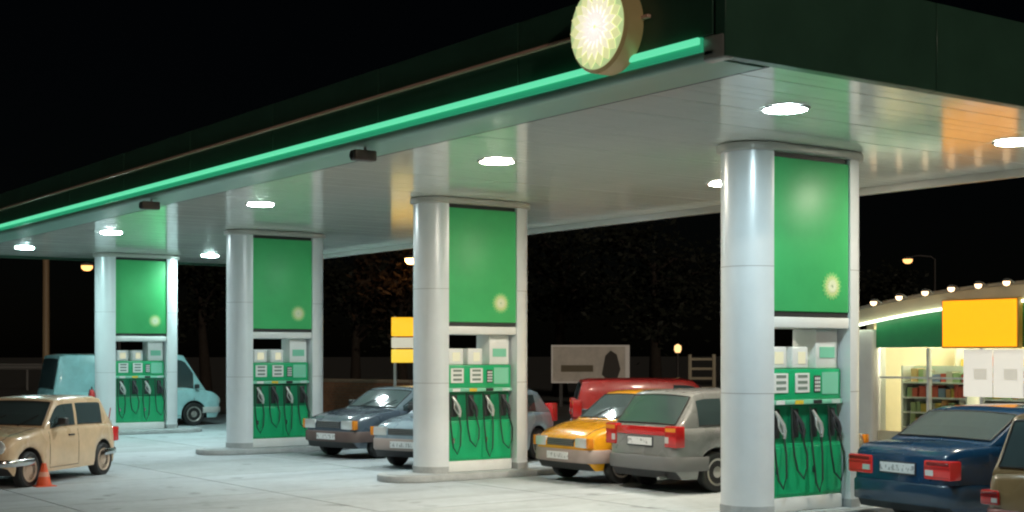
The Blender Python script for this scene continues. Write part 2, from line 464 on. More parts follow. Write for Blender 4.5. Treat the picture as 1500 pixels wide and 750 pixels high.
def make_pump():
    t = thing('fuel_pump', 'x', 'fuel pump', (0, 0, 0), 0, 'green fuel pumps inside the pylons')
    z0 = .132; W = PF - .06
    MB().box(-W, W, -.25, .25, z0, .30).build('kick_plate', white_p, t, bevel=.015)
    MB().box(-W + .01, W - .01, -.235, .235, .302, .93).build('lower_cabinet', green_p, t, bevel=.012)
    for s in (-1, 1):
        for k in range(2):
            x0 = -W + .04 + k * W
            dr = MB().box(x0, x0 + W - .06, min(s * .237, s * .246), max(s * .237, s * .246), .34, .89).build('door', green_p, t, bevel=.003, seg=1)
            MB().box(x0 + .05, x0 + .09, min(s * .247, s * .258), max(s * .247, s * .258), .58, .66).build('lock', chrome, dr)
    MB().box(-W + .01, W - .01, -.17, .17, .932, 1.38).build('nozzle_bay', green_d, t)
    MB().box(-W, W, -.25, .25, 1.382, 1.44).build('shelf_bar', green_l, t, bevel=.012)
    MB().box(-W + .01, W - .01, -.225, .225, 1.442, 1.80).build('display_panel', green_p, t, bevel=.01)
    for s in (-1, 1):
        for x in (-.42, -.06):
            d = MB().box(x - .12, x + .12, min(s * .227, s * .238), max(s * .227, s * .238), 1.52, 1.75).build('display', white_p, t, bevel=.004, seg=1)
            for zz in (1.555, 1.625, 1.695):
                MB().box(x - .08, x + .08, min(s * .2385, s * .241), max(s * .2385, s * .241), zz, zz + .035).build('readout', mat('lcd_grey', (.22, .28, .24), .2), d)
        for k in range(4):
            xg = -W + .17 + k * .315
            MB().box(xg - .07, xg + .07, min(s * .252, s * .257), max(s * .252, s * .257), 1.388, 1.434).build('grade_label', [white_p, mat('label_yellow', (.75, .55, .05), .4), mat('label_black', (.03, .03, .03), .4), mat('label_pale', (.5, .65, .6), .4)][k], t)
        kp = MB().box(.14, .25, min(s * .227, s * .236), max(s * .227, s * .236), 1.52, 1.72).build('keypad', bump_black, t, bevel=.004, seg=1)
        kb = MB()
        for a_ in range(3):
            for b_ in range(4):
                kb.box(.152 + a_ * .032, .174 + a_ * .032, min(s * .2365, s * .240), max(s * .2365, s * .240), 1.535 + b_ * .045, 1.565 + b_ * .045)
        kb.build('keys', white_p, kp)
        MB().box(-.10, .02, min(s * .202, s * .207), max(s * .202, s * .207), 1.86, 2.0).build('price_display', mat('price_lit', (.3, .3, .2), .3, emit=(.9, .85, .6), estr=.6), t)
        MB().box(-.49, -.35, min(s * .202, s * .207), max(s * .202, s * .207), 1.86, 2.0).build('price_display', mat('price_lit', (.3, .3, .2), .3), t)
        MB().box(.28, .56, min(s * .227, s * .234), max(s * .227, s * .234), 1.50, 1.76).build('notice', green_l, t)
    for x in (-.42, -.06):
        MB().box(x - .14, x + .14, -.20, .20, 1.803, 2.06).build('head_unit', white_p, t, bevel=.02, seg=3)
    MB().box(.22, W - .02, -.19, .19, 1.803, 2.275).build('service_column', white_p, t, bevel=.015)
    for s in (-1, 1):
        MB().box(.28, .54, min(s * .192, s * .198), max(s * .192, s * .198), 1.93, 2.06).build('sticker', green_l, t)
    # nozzles with hoses, four on each face
    nb = None
    for s in (-1, 1):
        for k in range(4):
            x = -W + .17 + k * .315
            h = MB(); Y = s * .20
            h.box(x - .055, x + .055, min(s * .172, s * .195), max(s * .172, s * .195), .99, 1.33)
            h.build('holster', bump_black, t, bevel=.01)
            nz = MB()
            nz.tube([(x - .05, s * .215, 1.31), (x - .02, s * .235, 1.25), (x + .03, s * .26, 1.15), (x + .055, s * .262, 1.08), (x + .05, s * .262, .99)], [.016, .024, .032, .03, .022], 8)
            nz.tube([(x - .035, s * .25, 1.22), (x - .06, s * .285, 1.13), (x - .005, s * .285, 1.05), (x + .045, s * .27, 1.02)], .011, 6)
            nzo = nz.build('nozzle', mat('nozzle_silver', (.62, .64, .62), .3, metal=.5) if k % 2 == 0 else mat('nozzle_black', (.04, .04, .045), .4), t, smooth=60)
            dz = (0, .10, -.06, .05)[k]; dx_ = (0, .03, -.02, .04)[k]
            hp = [(x + .05, s * .262, .99), (x + .06 + dx_, s * .29, .80), (x + .03 + dx_, s * .32, .55 + dz), (x - .04 + dx_, s * .335, .42 + dz), (x - .10, s * .32, .52 + dz), (x - .12, s * .29, .80), (x - .12, s * .255, 1.05), (x - .12, s * .24, 1.36)]
            MB().tube(hp, .012, 7).build('hose', hose_m, nzo, smooth=60)
    return t
isl0, pyl0, pmp0 = make_island(), make_pylon(), make_pump()
for i, y in enumerate(PY):
    a, b, c = (isl0, pyl0, pmp0) if i == 0 else (copy_tree(isl0), copy_tree(pyl0), copy_tree(pmp0))
    for o in (a, b, c): o.location = (PXC, y, 0)
    a['label'] = 'low concrete kerbed island under the %s silver pylon' % which[i]
    b['label'] = '%s silver pylon with rounded ends and glossy green emblem panel' % which[i]
    c['label'] = 'green and white fuel pump with nozzles inside the %s pylon' % which[i]

fx = thing('fire_extinguisher', 'red fire extinguisher fixed to the rounded end of the farthest pylon', 'fire extinguisher', (PXC - PF - PR - .085, 33.2 + .02, .62))
MB().lathe([(.02, 0), (.08, .02), (.082, .40), (.05, .47), (.025, .50)], 18).build('cylinder', paint('extinguisher_red', (.55, .03, .03)), fx, smooth=50)
MB().tube([(0, 0, .50), (0, 0, .56)], .02, 8).build('valve', dark_m, fx)
MB().tube([(0, -.02, .54), (-.07, -.06, .50), (-.10, -.06, .30), (-.095, -.05, .12)], .012, 6).build('hose', rubber, fx, smooth=60)
MB().box(.078, .10, -.05, .05, .18, .30).build('bracket', grey_m, fx)

# wiper bucket beside the farthest pump
for k, (x, y, lab) in enumerate([(11.45, 32.72, 'white wiper bucket on the island of the farthest pylon')]):
    t = thing('wiper_bucket', lab, 'bucket', (x, y, .132))
    MB().lathe([(.10, 0), (.14, .26), (.146, .27), (.132, .265), (.10, .05)], 18).build('pail', white_p, t, smooth=50)
    MB().tube([(.02, 0, .08), (.10, .02, .55)], .012, 7).build('squeegee', mat('squeegee_red', (.5, .05, .04), .4), t, smooth=60)

# ------------------------------------------------------------------ cars
def interp(pts, x):
    xs = [p[0] for p in pts]; zs = [p[1] for p in pts]
    return float(np.interp(x, xs, zs))
def make_car(name, label, cat, loc, rz, S):
    """S: dict of dimensions. local +x is the front."""
    t = thing(name, label, cat, loc, rz, S.get('group'))
    L, W = S['L'], S['W']; hL = L / 2; hw = W / 2
    body_m = S['paint']; wr = S.get('wr', .29); ra = wr + .055
    xf, xr = S['xf'], S['xr']
    hood = sorted(S['top'])                    # (x, z) along the shoulder from rear to front
    sill = S.get('sill', .20)
    def plan(x):
        u = abs(x) / hL
        return hw * (1 - S.get('taper', .13) * u ** 5)
    st = set(np.linspace(-hL + .14, hL - .14, 34).tolist())
    for c in (xf, xr):
        st = {x for x in st if abs(x - c) > ra + .02}
        st |= {c - ra - .012, c + ra + .012}
        st |= {c + ra * math.cos(math.pi * k / 12) for k in range(13)}
    st |= {hL, hL - .02, hL - .06, -hL, -hL + .02, -hL + .06}
    st = sorted(st)
    def zb(x):
        z = sill
        if x > hL - .14: z = sill + .06 + (x - hL + .14) * .5
        if x < -hL + .14: z = sill + .06 + (-x - hL + .14) * .5
        for c in (xf, xr):
            if abs(x - c) <= ra + 1e-6:
                z = max(z, wr + math.sqrt(max(0, ra * ra - (x - c) ** 2)))
        return z
    ends = {hL: .10, hL - .02: .05, hL - .06: .015, -hL: .10, -hL + .02: .05, -hL + .06: .015}
    rings = []
    for x in st:
        w = plan(x); b = zb(x); tp = interp(hood, x); e = 0
        for k, v in ends.items():
            if abs(k - x) < 1e-6: e = v
        w -= e; tp -= e * .6
        h = tp - b
        half = [(0, b), (w * .80, b), (w * .965, b + .005), (w * .992, b + h * .12), (w * 1.0, b + h * .45), (w * .998, b + h * .68),
                (w * .982, b + h * .84), (w * .955, b + h * .955), (w * .90, tp), (w * .55, tp + .018), (0, tp + .028)]
        rings.append([(x, y, z) for y, z in half] + [(x, -y, z) for y, z in half[::-1][1:-1]])
    mb = MB(); nr = len(rings[0])
    for r in rings: mb.v += r
    for i in range(len(rings) - 1):
        for k in range(nr):
            k2 = (k + 1) % nr
            mb.f.append((i * nr + k, i * nr + k2, (i + 1) * nr + k2, (i + 1) * nr + k))
            mb.mi.append(1 if (k in (0, 1) or k in (nr - 1, nr - 2)) else 0)
    mb.f.append(tuple(range(nr))[::-1]); mb.mi.append(0)
    mb.f.append(tuple(range((len(rings) - 1) * nr, len(rings) * nr))); mb.mi.append(0)
    body = mb.build('body', [body_m, bump_black], t, smooth=45)
    # greenhouse
    wb, wt, rt, rb = S['wb'], S['wt'], S['rt'], S['rb']      # x of screen base/top, rear top/base
    zr = S['roof']; zwb = interp(hood, wb); zrb = interp(hood, rb)
    mid = (wt + rt) / 2
    prof = sorted([(wb, zwb), (wt, zr - .035), (wt - .18, zr - .008), (mid, zr), (rt + .15, zr - .012), (rt, zr - .04), (rb, zrb)])
    tum = S.get('tumble', .20); gw = S.get('gw', .93)
    def gsec(x):
        zt_ = interp(prof, x); z0 = min(interp(hood, x) - .015, zt_ - .002); h = zt_ - z0
        w0 = plan(x) * gw; w1 = w0 - tum * h
        q = min(1, h / .18)
        return z0, zt_, w0, w1, q
    gx = sorted(set(np.linspace(rb, wb, 30).tolist() + [p[0] for p in prof] + [wb - .01, wb - .04, rb + .01, rb + .03]))
    gx = [x for x in gx if rb <= x <= wb]
    rings = []
    for x in gx:
        z0, z1, w0, w1, q = gsec(x)
        half = [(w0, z0 - .02), (w0, z0), (w0 + (w1 - w0) * .5 + .006 * q, z0 + (z1 - z0) * .5), (w1, z1 - .055 * q), (w1 - .02 * q, z1 - .018 * q), (w1 - .07 * q, z1), (w1 * .5, z1 + .016 * q), (0, z1 + .022 * q)]
        rings.append([(x, y, z) for y, z in half] + [(x, -y, z) for y, z in half[::-1][1:]])
    gm = MB().grid(rings)
    n2 = len(rings[0])
    gm.f.append(tuple(range(n2))); gm.mi.append(0)
    gm.f.append(tuple(range((len(rings) - 1) * n2, len(rings) * n2))); gm.mi.append(0)
    cab = gm.build('cabin', S.get('roof_paint', body_m), t, smooth=40)
    # side windows
    for s in (-1, 1):
        for (xa, xb) in S.get('side_windows', []):
            rows = []
            for x in np.linspace(xa, xb, 9):
                z0, z1, w0, w1, q = gsec(x)
                ztop = z1 - .055 * q
                row = []
                for v in (.10, .5, .90):
                    y = w0 + (w1 - w0) * v + (.006 * q if v == .5 else 0); z = z0 + (ztop - z0) * v
                    row.append((x, s * (y + .008), z + .001))
                rows.append(row)
            wdw = MB().grid(rows).build('side_window', glass_car, t, solid=.004)
            # rubber surround along the bottom
            MB().tube([(r[0][0], r[0][1] + s * .001, r[0][2] - .008) for r in rows], .009, 6).build('waist_seal', S.get('seal', rubber), wdw, smooth=60)
    def screen(nm, xa, za, xb, zb_, out, lo=.10, hi=.90):
        rows = []
        nrm = Vector((zb_ - za, 0, xa - xb)).normalized()
        if nrm.x * out < 0: nrm = -nrm
        for tt in np.linspace(lo, hi, 6):
            x = xa + (xb - xa) * tt; z = za + (zb_ - za) * tt
            z0, z1, w0, w1, q = gsec(x)
            ww = (w1 - .055) * 1.0
            row = []
            for u in np.linspace(-1, 1, 9):
                bow = .022 * q * (1 - u * u)
                p = Vector((x, u * ww, z + bow)) + nrm * .010
                row.append(tuple(p))
            rows.append(row)
        g_ = MB().grid(rows).build(nm, glass_car, t, solid=.004)
        border = [rows[0][k] for k in range(9)] + [rows[k][8] for k in range(1, 6)] + [rows[5][k] for k in range(7, -1, -1)] + [rows[k][0] for k in range(4, -1, -1)]
        MB().tube(border, .010, 5).build('seal', rubber, g_, smooth=60)
        return g_
    ws = screen('windscreen', wb, zwb, wt, zr - .035, 1)
    y0 = hw * .5
    for k in (0, 1):
        a = Vector((wb - .01, -.45 * hw + k * .75 * hw, zwb + .035)); b_ = a + Vector(((wt - wb) * .35, .38 * hw, (zr - zwb) * .36))
        MB().tube([a, b_], .007, 5).build('wiper', rubber, ws)
    if S.get('rear_window', True):
        screen('rear_window', rb, zrb, rt, zr - .04, -1, S.get('rw_lo', .12), S.get('rw_hi', .90))
    # wheels
    for x in (xf, xr):
        for s in (-1, 1):
            yo = plan(x) - .015; tw = .165
            c = (x, s * (yo - tw / 2), wr)
            ty = MB().lathe([(wr * .62, -tw / 2 + .01), (wr * .9, -tw / 2), (wr * .985, -tw / 2 + .02), (wr, -tw / 4), (wr, tw / 4), (wr * .985, tw / 2 - .02), (wr * .9, tw / 2), (wr * .62, tw / 2 - .012)], 28, axis='y', c=c)
            w_ = ty.build('wheel', rubber, t, smooth=40)
            cy = c[1] + s * (tw / 2 - .012)
            MB().lathe([(wr * .68, 0), (wr * .66, s * .012), (wr * .58, s * .006), (wr * .50, -s * .016), (wr * .25, s * .004), (.001, s * .012)], 24, axis='y', c=(x, cy, wr)).build('rim', S.get('rim', rim_m), w_, smooth=40)
            slots = MB()
            for k in range(8):
                a = 2 * math.pi * k / 8
                slots.lathe([(.022, 0), (.018, s * .003)], 8, axis='y', c=(x + wr * .42 * math.cos(a), cy - s * .008 + s * .002, wr + wr * .42 * math.sin(a)))
            slots.build('vent_holes', rubber, w_)
    # doors: shut lines, handles
    for s in (-1, 1):
        for (xa, xb) in S.get('doors', []):
            pts = []
            def side(x, fr):
                b = sill; tp = interp(hood, x); h = tp - b
                yy = np.interp(fr, [0, .12, .45, .68, .84, .955], [.965, .992, 1.0, .998, .982, .955])
                return (x, s * (plan(x) * yy + .0005), b + h * fr)
            path = [side(xa, f) for f in (.92, .8, .6, .4, .2)] + [side(xa + (xb - xa) * k / 6, .1) for k in range(7)] + [side(xb, f) for f in (.2, .4, .6, .8, .92)]
            d = MB().tube(path, .0045, 4).build('door', rubber, t)
            hx = xa + .14
            p = side(hx, .80); q = side(hx + .15, .80)
            MB().tube([(p[0], p[1] + s * .012, p[2]), (q[0], q[1] + s * .012, q[2])], .013, 6).build('handle', S.get('handle', rubber), d, smooth=60)
        if S.get('strip'):
            xs = np.linspace(xr + ra + .06, xf - ra - .06, 6)
            MB().tube([(x, s * (plan(x) + .004), S['strip']) for x in xs], .018, 6).build('side_strip', S.get('strip_m', bump_black), t, smooth=60)
        # mirror
        mx = wb - S.get('mirror_back', .32)
        z0, z1, w0, w1, q = gsec(mx)
        mr = MB().box(mx - .05, mx + .05, s * (w0 + .05) if s > 0 else s * (w0 + .20), s * (w0 + .20) if s > 0 else s * (w0 + .05), z0 + .05, z0 + .16).build('mirror', S.get('mirror_m', bump_black), t, bevel=.025, seg=3)
        MB().tube([(mx, s * (w0 - .01), z0 + .05), (mx, s * (w0 + .08), z0 + .08)], .014, 6).build('mirror_arm', bump_black, mr)
    # bumpers
    def wrap(xe, sgn, z0, z1, out, m, nm, wrapb=.45):
        outline = []
        ys = np.linspace(-1, 1, 13)
        pl = []
        for k in range(5):
            x = xe - sgn * (wrapb * (1 - k / 4.0) + .10)
            pl.append((x, -(plan(x) + out * .5)))
        wE = plan(xe) - .06
        for u in np.linspace(-1, 1, 9):
            pl.append((xe + sgn * (out - .03 * u * u), u * wE))
        for k in range(5):
            x = xe - sgn * (wrapb * (k / 4.0) + .10)
            pl.append((x, plan(x) + out * .5))
        rows = [[(x * (1 - .008), y * .99, z0) for x, y in pl], [(x, y, z0 + .02) for x, y in pl], [(x, y, z1 - .02) for x, y in pl], [(x * (1 - .008), y * .985, z1) for x, y in pl]]
        return MB().grid(rows).build(nm, m, t, solid=.02, smooth=50)
    bz = S.get('bz', (.32, .52))
    wrap(hL, 1, bz[0], bz[1], .055, S.get('bumper', bump_black), 'front_bumper')
    rbp = wrap(-hL, -1, bz[0], bz[1], .055, S.get('bumper', bump_black), 'rear_bumper', S.get('rwrap', .45))
    # lights and plates
    hz = S.get('hz', .62); hy = S.get('hy', hw * .66); hs = S.get('hs', (.14, .075))
    if S.get('round_lamps'):
        for s in (-1, 1):
            h_ = MB().lathe([(hs[0] + .012, 0), (hs[0] + .012, .02), (hs[0], .028), (hs[0] * .6, .04), (.001, .045)], 20, axis='x', c=(hL - .015, s * hy, hz)).build('headlight', S.get('lens', lens_white), t, smooth=40)
    else:
        for s in (-1, 1):
            h_ = MB().box(hL - .05, hL + .012, s * hy - hs[0], s * hy + hs[0], hz - hs[1], hz + hs[1]).build('headlight', S.get('lens', lens_white), t, bevel=.02)
            MB().box(hL - .09, hL + .004, s * (hy + hs[0] + .035) - .032, s * (hy + hs[0] + .035) + .032, hz - hs[1], hz + hs[1]).build('indicator', lens_amber, t, bevel=.008)
    gw_ = hy - hs[0] - .03
    gr = MB().box(hL - .04, hL + .004, -gw_, gw_, hz - hs[1] * .8, hz + hs[1] * .7).build('grille', S.get('grille', bump_black), t, bevel=.008)
    for k in range(4):
        zz = hz - hs[1] * .6 + k * hs[1] * .36
        MB().box(hL + .0045, hL + .010, -gw_ + .02, gw_ - .02, zz, zz + .008).build('slat', grey_m, gr)
    tz = S.get('tz', .72); tsz = S.get('ts', (.16, .08)); tyy = S.get('ty', hw * .93 - tsz[0])
    for s in (-1, 1):
        xx = -hL
        if S.get('round_tail'):
            tl = MB().lathe([(tsz[0], .05), (tsz[0], -.012), (tsz[0] * .9, -.022), (.001, -.03)], 20, axis='x', c=(xx, s * tyy, tz)).build('tail_light', S.get('tail_m', lens_red), t, smooth=40)
        else:
            tl = MB().box(xx - .018, xx + .16, s * tyy - tsz[0], s * tyy + tsz[0], tz - tsz[1], tz + tsz[1]).build('tail_light', S.get('tail_m', lens_red), t, bevel=.02)
            MB().box(xx - .022, xx + .10, s * (tyy - tsz[0] * .55) - tsz[0] * .3, s * (tyy - tsz[0] * .55) + tsz[0] * .3, tz - tsz[1] * .6, tz - .002).build('reversing_lamp', lens_white, tl)
            MB().box(xx - .0215, xx + .12, s * (tyy + tsz[0] * .05) - tsz[0] * .85, s * (tyy + tsz[0] * .05) + tsz[0] * .85, tz + tsz[1] * .45, tz + tsz[1] * .82).build('turn_lamp', lens_amber if tsz[1] > .11 else lens_dark, tl, bevel=.004, seg=1)
            for q in (.12, .24, -.75):
                MB().box(xx - .0205, xx - .017, s * tyy - tsz[0] * .95, s * tyy + tsz[0] * .95, tz + tsz[1] * q, tz + tsz[1] * q + .005).build('lens_rib', lens_dark, tl)
    pz = S.get('pz', tz - .02)
    if S.get('band'):
        MB().box(-hL - .010, -hL + .02, -tyy + tsz[0] + .01, tyy - tsz[0] - .01, tz + .01, tz + tsz[1] - .02).build('reflector_band', lens_red, t, bevel=.008)
    pl_ = MB().box(-hL - .022, -hL + .005, -.26, .26, pz - .055, pz + .055).build('rear_plate', plate_m, t, bevel=.004, seg=1)
    MB().box(-hL - .014, -hL + .003, -.275, .275, pz - .07, pz + .07).build('plate_surround', plate_b, pl_)
    fz = S.get('fpz', (bz[0] + bz[1]) / 2)
    pf_ = MB().box(hL + .052, hL + .068, -.26, .26, fz - .055, fz + .055).build('front_plate', plate_m, t, bevel=.004, seg=1)
    # bonnet and boot shut lines
    def top_line(xs, fy, nm):
        pts = []
        for x in xs:
            pts.append((x, fy * plan(x), interp(hood, x) + .0185 + (.9 - abs(fy)) * .012))
        MB().tube(pts, .004, 4).build(nm, rubber, t)
    for s in (-1, 1):
        top_line(np.linspace(wb + .03, hL - .08, 6), s * .78, 'bonnet_line')
    # tailpipe
    MB().tube([(-hL + .2, -hw * .5, .22), (-hL - .03, -hw * .5, .21)], .025, 8).build('tailpipe', grey_m, t)
    return t

def car_at(rx, ry, L, rz):
    """centre of a car whose rear (or front) mid-point sits at rx, ry and which extends along rz"""
    return (rx + math.cos(rz) * L / 2, ry + math.sin(rz) * L / 2, .022)

G_CARS = 'cars at the petrol station'
HATCH = dict(L=3.75, W=1.60, xf=1.18, xr=-1.20, top=[(-1.875, .84), (-1.7, .88), (-.6, .90), (.75, .90), (1.3, .84), (1.7, .76), (1.875, .68)],
             wb=.82, wt=.22, rt=-1.35, rb=-1.80, roof=1.40, side_windows=[(.62, -.32), (-.40, -1.15)], doors=[(-.36, .74)], group=G_CARS,
             hz=.64, tz=.86, ts=(.11, .17), pz=.60, rw_lo=.10)
def spec(**k):
    d = dict(HATCH); d.update(k); return d

# blue saloon, rear towards the camera, right of the nearest pylon
SAL = dict(L=4.35, W=1.66, xf=1.32, xr=-1.25, top=[(-2.175, .86), (-2.0, .93), (-1.55, .955), (-.5, .93), (.9, .90), (1.6, .83), (2.0, .76), (2.175, .68)],
           wb=1.0, wt=.38, rt=-.95, rb=-1.55, roof=1.34, side_windows=[(.78, -.12), (-.2, -.98)], doors=[(-.18, .85), (-.98, -.2)], group=G_CARS,
           hz=.64, tz=.70, ts=(.19, .105), pz=.69, tail_m=lens_lit, strip=.50, wr=.30, bz=(.30, .54), hs=(.16, .07))
rz = R(-6)
c = car_at(12.5, 10.13, 4.35, rz)
make_car('saloon_car', 'dark blue saloon with lit red tail lights and white plate beside the nearest pylon', 'car', c, rz,
         dict(SAL, paint=paint('paint_blue', (0.008, 0.045, 0.105)), bumper=paint('bumper_blue', (0.014, 0.045, 0.085), .4)))
# bronze car, front towards the camera, right edge
rz = 0
c = car_at(11.15, 7.3, 4.1, 0)
make_car('bronze_car', 'bronze beige hatchback cut off by the right edge of the forecourt', 'car', c, rz,
         spec(L=4.1, W=1.66, xf=1.25, xr=-1.25, top=[(-2.05, .84), (-1.8, .90), (-.6, .92), (.85, .92), (1.4, .86), (1.85, .78), (2.05, .70)], wb=.9, wt=.28, rt=-1.78, rb=-2.0, tz=.62, ts=(.10, .07), pz=.60,
              paint=paint('paint_bronze', (0.24, 0.16, 0.075)), roof=1.42, bumper=mat('bumper_maroon', (.16, .03, .03), .4), hz=.66))
# silver estate/hatchback rear towards the camera
c = car_at(13.0, 15.08, 4.0, 0)
make_car('silver_hatchback', 'silver hatchback seen from behind between the two nearest pylons', 'car', c, 0,
         spec(L=4.0, W=1.64, xf=1.25, xr=-1.25, top=[(-2.0, .90), (-1.85, .93), (-.6, .92), (.8, .90), (1.4, .84), (1.8, .76), (2.0, .68)], wb=.9, wt=.3, rt=-1.55, rb=-1.93,
              side_windows=[(.7, -.25), (-.33, -1.02), (-1.10, -1.55)], doors=[(-.29, .8), (-1.08, -.31)],
              paint=paint('paint_silver', (0.215, 0.22, 0.215)), roof=1.43, tz=.80, ts=(.12, .15), pz=.72, bumper=bump_grey, band=True))
# yellow hatchback, front towards the camera
rz = R(180)
c = car_at(12.9, 16.82, 3.4, 0)
make_car('yellow_hatchback', 'small bright yellow hatchback facing the camera next to the second pylon', 'car', c, rz,
         spec(L=3.4, W=1.50, xf=1.08, xr=-1.08, top=[(-1.7, .86), (-1.55, .90), (-.5, .91), (.75, .92), (1.15, .87), (1.5, .78), (1.7, .66)], wb=.86, wt=.30, rt=-1.25, rb=-1.62,
              side_windows=[(.66, -.28), (-.36, -1.1)], doors=[(-.32, .76)],
              paint=paint('paint_yellow', (0.82, 0.37, 0.012)), roof=1.37, bumper=mat('bumper_pinkgrey', (.38, .30, .27), .5), hz=.62, hs=(.13, .075), wr=.27, lens=lens_white))
# two cars between second and third pylon
rz = R(22)
c = car_at(12.15, 20.15, 3.8, rz)
make_car('pale_blue_car', 'pale blue grey hatchback half hidden behind the second pylon', 'car', c, rz + R(180),
         spec(L=3.8, W=1.58, roof=1.30, paint=paint('paint_paleblue', (0.26, 0.33, 0.38)), bumper=mat('bumper_pinkgrey', (.38, .30, .27), .5)))
rz = R(12)
c = car_at(12.3, 23.15, 3.7, rz)
make_car('slate_hatchback', 'dark slate blue hatchback facing the camera beside the third pylon', 'car', c, rz + R(180),
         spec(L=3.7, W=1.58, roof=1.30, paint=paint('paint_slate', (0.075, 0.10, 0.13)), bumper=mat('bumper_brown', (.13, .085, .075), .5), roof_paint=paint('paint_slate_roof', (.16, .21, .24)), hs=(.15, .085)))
# beige little car leaving to the left
pr = Vector((7.73, 22.26)); pf = Vector((6.05, 20.76))
ax = (pf - pr).normalized(); rz = math.atan2(ax.y, ax.x)
left = Vector((-ax.y, ax.x))            # car's left (the side we see)
Wb = 1.46; WBs = 2.14
ctr = (pr + pf) / 2 - left * (Wb / 2 - .08)
BEI = spec(L=3.15, W=Wb, xf=WBs / 2, xr=-WBs / 2, top=[(-1.575, .80), (-1.4, .84), (-.5, .86), (.60, .86), (.9, .83), (1.4, .76), (1.575, .66)], wb=.66, wt=.28, rt=-1.12, rb=-1.48,
           roof=1.30, side_windows=[(.50, -.20), (-.28, -1.05)], doors=[(-.24, .58)], paint=paint('paint_beige', (0.64, 0.46, 0.29)), wr=.27, rim=rim_tan,
           bumper=chrome, bz=(.34, .44), tumble=.14, round_lamps=True, hs=(.09, .09), hz=.62, hy=.5, ts=(.05, .12), tz=.66, pz=.6, group=G_CARS, mirror_m=bump_black)
make_car('small_beige_car', 'small beige two-door car turning away at the left edge by a traffic cone', 'car', (ctr.x, ctr.y, .004), rz, BEI)
# teal van behind the farthest pylon
c = car_at(11.2, 36.75, 4.6, 0)
VAN = dict(L=4.6, W=1.68, xf=1.5, xr=-1.3, top=[(-2.3, .92), (-2.2, .96), (1.65, .98), (2.0, .93), (2.2, .85), (2.3, .76)], wb=1.87, wt=1.25, rt=-2.10, rb=-2.27, roof=1.94, tumble=.08,
           side_windows=[(1.5, .62), (.52, -.3)], doors=[(.56, 1.5)], hz=.66, tz=.70, ts=(.05, .12), pz=.5, round_lamps=True, hs=(.11, .11), hy=.55, wr=.31, group=G_CARS, bz=(.34, .50))
make_car('teal_van', 'light teal van parked behind the farthest pylon', 'van', c, 0, dict(VAN, paint=paint('paint_teal', (0.40, 0.68, 0.70)), bumper=mat('bumper_white', (.6, .62, .6), .4)))
# red panel van behind the yellow and silver cars
rz = R(-35.5)
x_, y_ = cam2w(984, 27.6)
make_car('red_panel_van', 'red panel van parked behind the yellow and silver hatchbacks', 'van', (x_, y_, .022), rz,
         spec(L=3.95, W=1.62, xf=1.2, xr=-1.2, top=[(-1.975, .90), (-1.8, .92), (.8, .92), (1.3, .86), (1.75, .78), (1.975, .7)], wb=.9, wt=.35, rt=-1.80, rb=-1.93, roof=1.46, tumble=.06,
              side_windows=[(.70, -.05)], doors=[(-.1, .8)], paint=paint('paint_red', (0.48, 0.035, 0.03)), rear_window=True, tz=.9))

# traffic cone
x_, y_ = cam2w(64, 20.6)
t = thing('traffic_cone', 'orange red traffic cone beside the small beige car', 'traffic cone', (x_, y_, .004))
cone_m = mat('cone_orange', (.75, .10, .03), .5, noise=.1, nscale=6)
MB().box(-.15, .15, -.15, .15, 0, .03).build('base', cone_m, t, bevel=.01)
MB().lathe([(.115, .03), (.105, .06), (.033, .345), (.028, .355)], 18).build('cone', cone_m, t, smooth=50)
MB().lathe([(.083, .16), (.066, .23)], 18, caps=False).build('band', mat('cone_band', (.75, .35, .25), .4), t, smooth=50)

# ------------------------------------------------------------------ shop
SX = 22.6; SY0, SY1 = 9.6, 19.4; SYC = 14.5
shop = thing('petrol_station_shop', 'low lit shop with curved cream roof edge and glazed front', 'building', (SX, SYC, 0))
def spart(mb, name, m, parent=None, **k):
    o = mb.build(name, m, parent or shop, **k)
    if parent is None: o.location = (-SX, -SYC, 0)
    return o
def arc(y): return 3.32 - .0187 * (y - SYC) ** 2
ys = np.linspace(SY0, SY1, 33)
def arch_band(x0, x1, f0, f1, a=SY0, b=SY1):
    m = MB(); yy = np.linspace(a, b, 33)
    rows = []
    for y in yy:
        rows.append([(x0, y, f0(y)), (x0, y, f1(y)), (x1, y, f1(y)), (x1, y, f0(y)), (x0, y, f0(y))])
    m.grid(rows)
    m.f.append((0, 1, 2, 3)); m.mi.append(0); k = 32 * 5
    m.f.append((k, k + 1, k + 2, k + 3)); m.mi.append(0)
    return m
spart(arch_band(SX - .32, SX + 7.5, lambda y: arc(y) - .06, arc), 'roof', mat('roof_sheet', (.32, .30, .24), .5))
spart(arch_band(SX - .27, SX - .02, lambda y: arc(y) - .34, lambda y: arc(y) - .064), 'roof_fascia', cream)
spart(arch_band(SX - .33, SX - .28, lambda y: arc(y) - .39, lambda y: arc(y) - .345), 'arch_trim', mat('lit_arch', (.7, .7, .6), .4, emit=(.80, .92, .70), estr=4.5))
spart(arch_band(SX - .10, SX + .02, lambda y: 2.10, lambda y: arc(y) - .345, SY0 + .6, SY1 - .62), 'green_header', mat('header_green', (.03, .30, .11), .35, noise=.2, nscale=1))
for y in (SY1 - .60, SY0 + .02):
    spart(MB().box(SX - .2, SX + .25, y, y + .58, 0, arc(SY1) - .40), 'pilaster', white_p, bevel=.05, seg=3)
